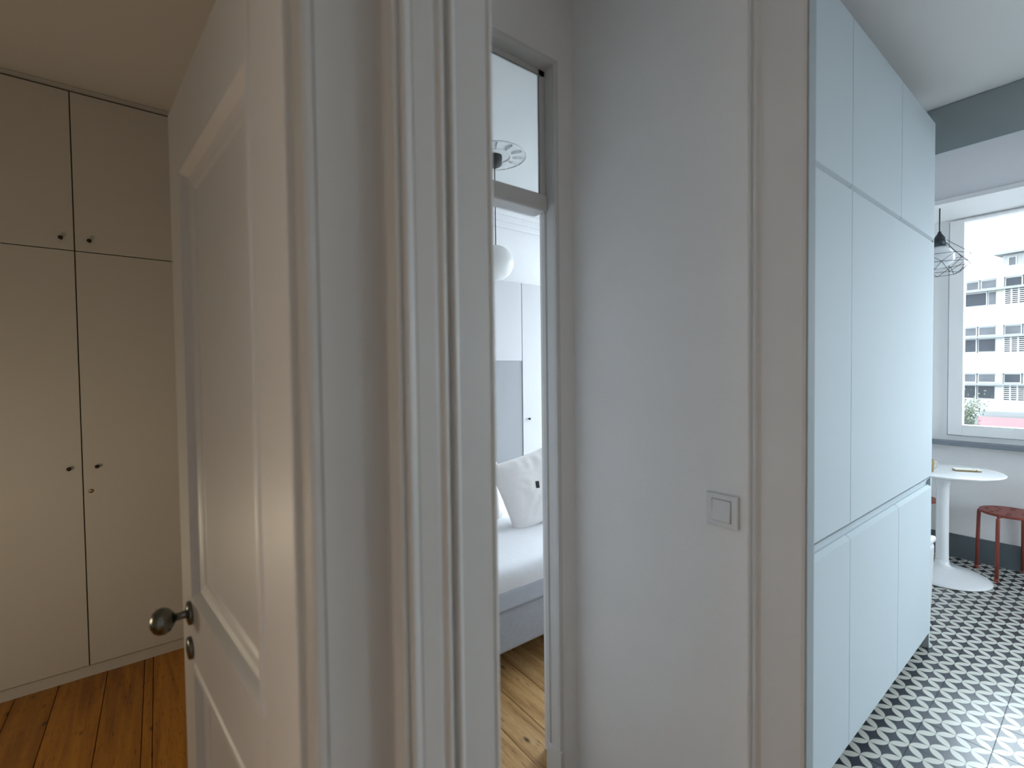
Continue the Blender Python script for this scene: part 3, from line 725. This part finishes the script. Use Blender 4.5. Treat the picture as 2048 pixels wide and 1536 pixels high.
def globe():
    cx, cy = 1.735, 2.43; zc, r = 2.145, 0.112
    t = thing('globe_lamp', 'white opal globe lamp hanging in the bedroom', 'lamp', (cx, cy, zc-r))
    bm = NB(); lathe(bm, [(max(0.001, r*math.sin(math.pi*k/24)), zc-r*math.cos(math.pi*k/24)) for k in range(25)], (cx, cy, 0), 40); obj('globe', bm, 'globe', t)
    bm = NB(); tube(bm, [(cx, cy, zc+r-0.005), (cx, cy, 2.5), (cx, cy, CEIL-0.03)], 0.003); obj('cord', bm, 'black', t)
    bm = NB(); lathe(bm, [(0.012, 2.745), (0.04, 2.76), (0.048, 2.80), (0.048, CEIL-0.002)], (cx, cy, 0), 28); obj('canopy', bm, 'black', t)
    # plaster rose of leaves and rings around the canopy
    o = sgrp('trim_7', 'faint plaster rose on the bedroom ceiling', (cx, cy, CEIL))
    bm = NB()
    for rr, rt in ((0.20, 0.004), (0.10, 0.0035)):
        pts = [(rr*math.cos(2*math.pi*k/48), rr*math.sin(2*math.pi*k/48), -0.002) for k in range(49)]; tube(bm, pts, rt, 6)
    obj('ring', bm, 'plaster', o, local=True)
    for k in range(12):
        a = 2*math.pi*k/12; bm = NB()
        L_ = [(0.115, 0.004), (0.14, 0.014), (0.165, 0.011), (0.185, 0.003)]
        v = []
        for q, w in L_:
            v.append([bm.verts.new((q*math.cos(a)-s_*w*math.sin(a), q*math.sin(a)+s_*w*math.cos(a), -0.001-(0.012 if s_ == 0 else 0))) for s_ in (-1, 0, 1)])
        for p, q in zip(v, v[1:]):
            for i in range(2): bm.faces.new((p[i], p[i+1], q[i+1], q[i]))
        obj('leaf', bm, 'plaster', o, local=True)
globe()

# ------------------------------------------------------------------ outside
struct('floor', B(5.5, 120, -80, 80, -6.2, -6.0), 'asph', 'street far below the window')
def building():
    RZ = math.radians(-10)
    t = thing('apartment_block', 'white apartment block with ribbon windows and louvred grilles across the street', 'building', (40.0, 6.03, -6.0), RZ)
    def P(name, bm, mat, par=None): return obj(name, bm, mat, par or t, local=True)
    Z = 6.0; YA, YZ = 9.0, -10.5
    ledges = [-2.42, 0.40, 3.24, 6.05]
    w = NB(); box(w, 0.30, 9.0, YZ, YA, 0.0, 7.0+Z)
    box(w, 0.0, 0.30, YZ, YA, 0.0, ledges[0]-1.0+Z)
    for i, L in enumerate(ledges):
        top = ledges[i+1]-0.98 if i < 3 else 7.3
        box(w, 0.0, 0.30, YZ, YA, L+0.62+Z, top+Z)
    P('wall', w, 'fac')
    # one bay: window group 2.0 wide, pier, grille 1.5 wide, pier (v runs to the right along the facade)
    bay = 4.1
    for k, L in enumerate(ledges):
        P('ledge', B(-0.22, 0.12, YZ, YA, L-0.10+Z, L+0.03+Z), 'concr')
        for b in range(-2, 3):
            v0 = b*bay-0.62                # left end of the window group
            if -(v0) > YA or -(v0+bay) < YZ-1: continue
            # piers
            for a, c in ((v0+2.10, v0+2.40), (v0+3.95, v0+4.1)):
                P('pier', B(0.03, 0.30, -c, -a, L-1.0+Z, L+0.64+Z), 'facy' if k == 3 and a < v0+3 else 'fac')
            big = [(0.0, 1.22), (1.28, 2.08)] if k < 3 else [(0.0, 1.66), (1.70, 2.08)]
            for q, (a, c) in enumerate(big):
                f = P('window', B(0.14, 0.20, -(v0+c), -(v0+a), L-1.0+Z, L-0.10+Z), 'extw')
                P('pane', B(0.11, 0.15, -(v0+c-0.05), -(v0+a+0.03), L-0.90+Z, L-0.16+Z), 'faccurtain' if (k == 3 and q == 1) else 'facglass', f)
            small = [(0.0, 0.62), (0.68, 1.30), (1.36, 2.08)] if k == 3 else [(0.0, 1.22), (1.28, 2.08)]
            for a, c in small:
                f = P('window', B(0.14, 0.20, -(v0+c), -(v0+a), L+0.03+Z, L+0.64+Z), 'extw')
                P('pane', B(0.11, 0.15, -(v0+c-0.05), -(v0+a+0.05), L+0.11+Z, L+0.55+Z), 'faccurtain', f)
            for a, c in ((2.42, 3.15), (3.21, 3.94)):
                f = P('window', B(0.14, 0.20, -(v0+c), -(v0+a), L+0.03+Z, L+0.64+Z), 'extw')
                P('pane', B(0.11, 0.15, -(v0+c-0.05), -(v0+a+0.05), L+0.09+Z, L+0.55+Z), 'faccurtain' if k == 2 else 'facglass', f)
            # grille: vertical bars with horizontal slats, dark space behind
            P('grille_back', B(0.24, 0.29, -(v0+3.95), -(v0+2.40), L-1.0+Z, L-0.1+Z), 'facglass')
            g = NB()
            for c in range(6):
                a = v0+2.40+c*0.30; box(g, 0.02, 0.10, -(a+0.055), -a, L-1.0+Z, L-0.10+Z)
            for s in range(8):
                z = L-1.0+0.115*s; box(g, 0.03, 0.08, -(v0+3.95), -(v0+2.40), z+Z, z+0.045+Z)
            gr = P('louvre_grille', g, 'extw'); gr['label'] = 'white louvred grille'
    # roof terrace: parapet and a set-back top storey
    ph = NB(); box(ph, 3.0, 8.5, YZ, -0.85, 7.0+Z, 8.45+Z); P('top_storey', ph, 'fac')
    P('eave', B(2.3, 9.0, YZ, -0.60, 8.42+Z, 8.56+Z), 'concr'); P('roof_parapet', B(2.5, 9.0, YZ, -0.62, 8.56+Z, 9.15+Z), 'facy')
    for a, c in ((1.1, 1.5), (1.75, 2.6), (2.75, 3.3), (3.6, 4.6)):
        f = P('window', B(2.95, 3.02, -c, -a, 7.35+Z, 8.30+Z), 'extw'); P('pane', B(2.92, 2.97, -c+0.06, -a-0.06, 7.7+Z, 8.24+Z), 'faccurtain', f)
    return t
building()
def fence():
    t = thing('red_fence', 'long red sheet fence at the foot of the apartment block', 'fence', (37.6, 2.0, -6.0))
    for k in range(9):
        y1 = 5.02-k*2.2
        obj('sheet', B(37.6, 37.64, y1-2.17, y1, -3.6, -1.45), 'redf', t)
        obj('post', B(37.56, 37.62, y1-0.02, y1+0.05, -6.0, -1.40), 'concr', t)
fence()
tag(obj('garden_wall', B(38.3, 38.6, -16, 5.0, -6.0, -1.18), 'concr', None, origin=(38.3, 0, -6)), 'low grey wall between red fence and apartment block', 'wall')
def tree():
    bx, by, bz = 27.0, 4.35, -6.0
    t = thing('street_tree', 'sparse leafy tree in the street left of the red fence', 'tree', (bx, by, bz))
    rnd = random.Random(5)
    bm = NB(); tube(bm, [(bx, by, bz), (bx+0.05, by+0.05, -4.2), (bx-0.02, by+0.1, -2.6), (bx, by+0.05, -1.4)], [0.13, 0.10, 0.08, 0.05], 10); obj('trunk', bm, 'bark', t)
    br = NB(); lf = NB()
    for k in range(44):
        z0 = rnd.uniform(-2.8, 0.2); a = rnd.uniform(0, 6.28); ln = rnd.uniform(0.5, 1.15)
        p0 = Vector((bx, by+0.05, min(z0, -1.4))); p1 = p0+Vector((math.cos(a)*ln*0.55, math.sin(a)*ln*0.55, rnd.uniform(0.2, 0.9))); p2 = p1+Vector((math.cos(a)*ln*0.3, math.sin(a)*ln*0.3, rnd.uniform(0.1, 0.9)))
        tube(br, [p0, p1, p2], [0.03, 0.018, 0.008], 5)
        for j in range(34):
            q = p1.lerp(p2, rnd.random())+Vector((rnd.gauss(0, .16), rnd.gauss(0, .16), rnd.gauss(0, .16)))
            d1 = Vector((rnd.gauss(0, 1), rnd.gauss(0, 1), rnd.gauss(0, 1))).normalized()*rnd.uniform(.05, .09); d2 = d1.orthogonal().normalized()*0.03
            v = [lf.verts.new(q+x_) for x_ in (-d1, d2, d1, -d2)]; lf.faces.new(v)
    obj('branches', br, 'bark', t)
    l = obj('leaves', lf, 'leaf', t); l['kind'] = 'stuff'
tree()
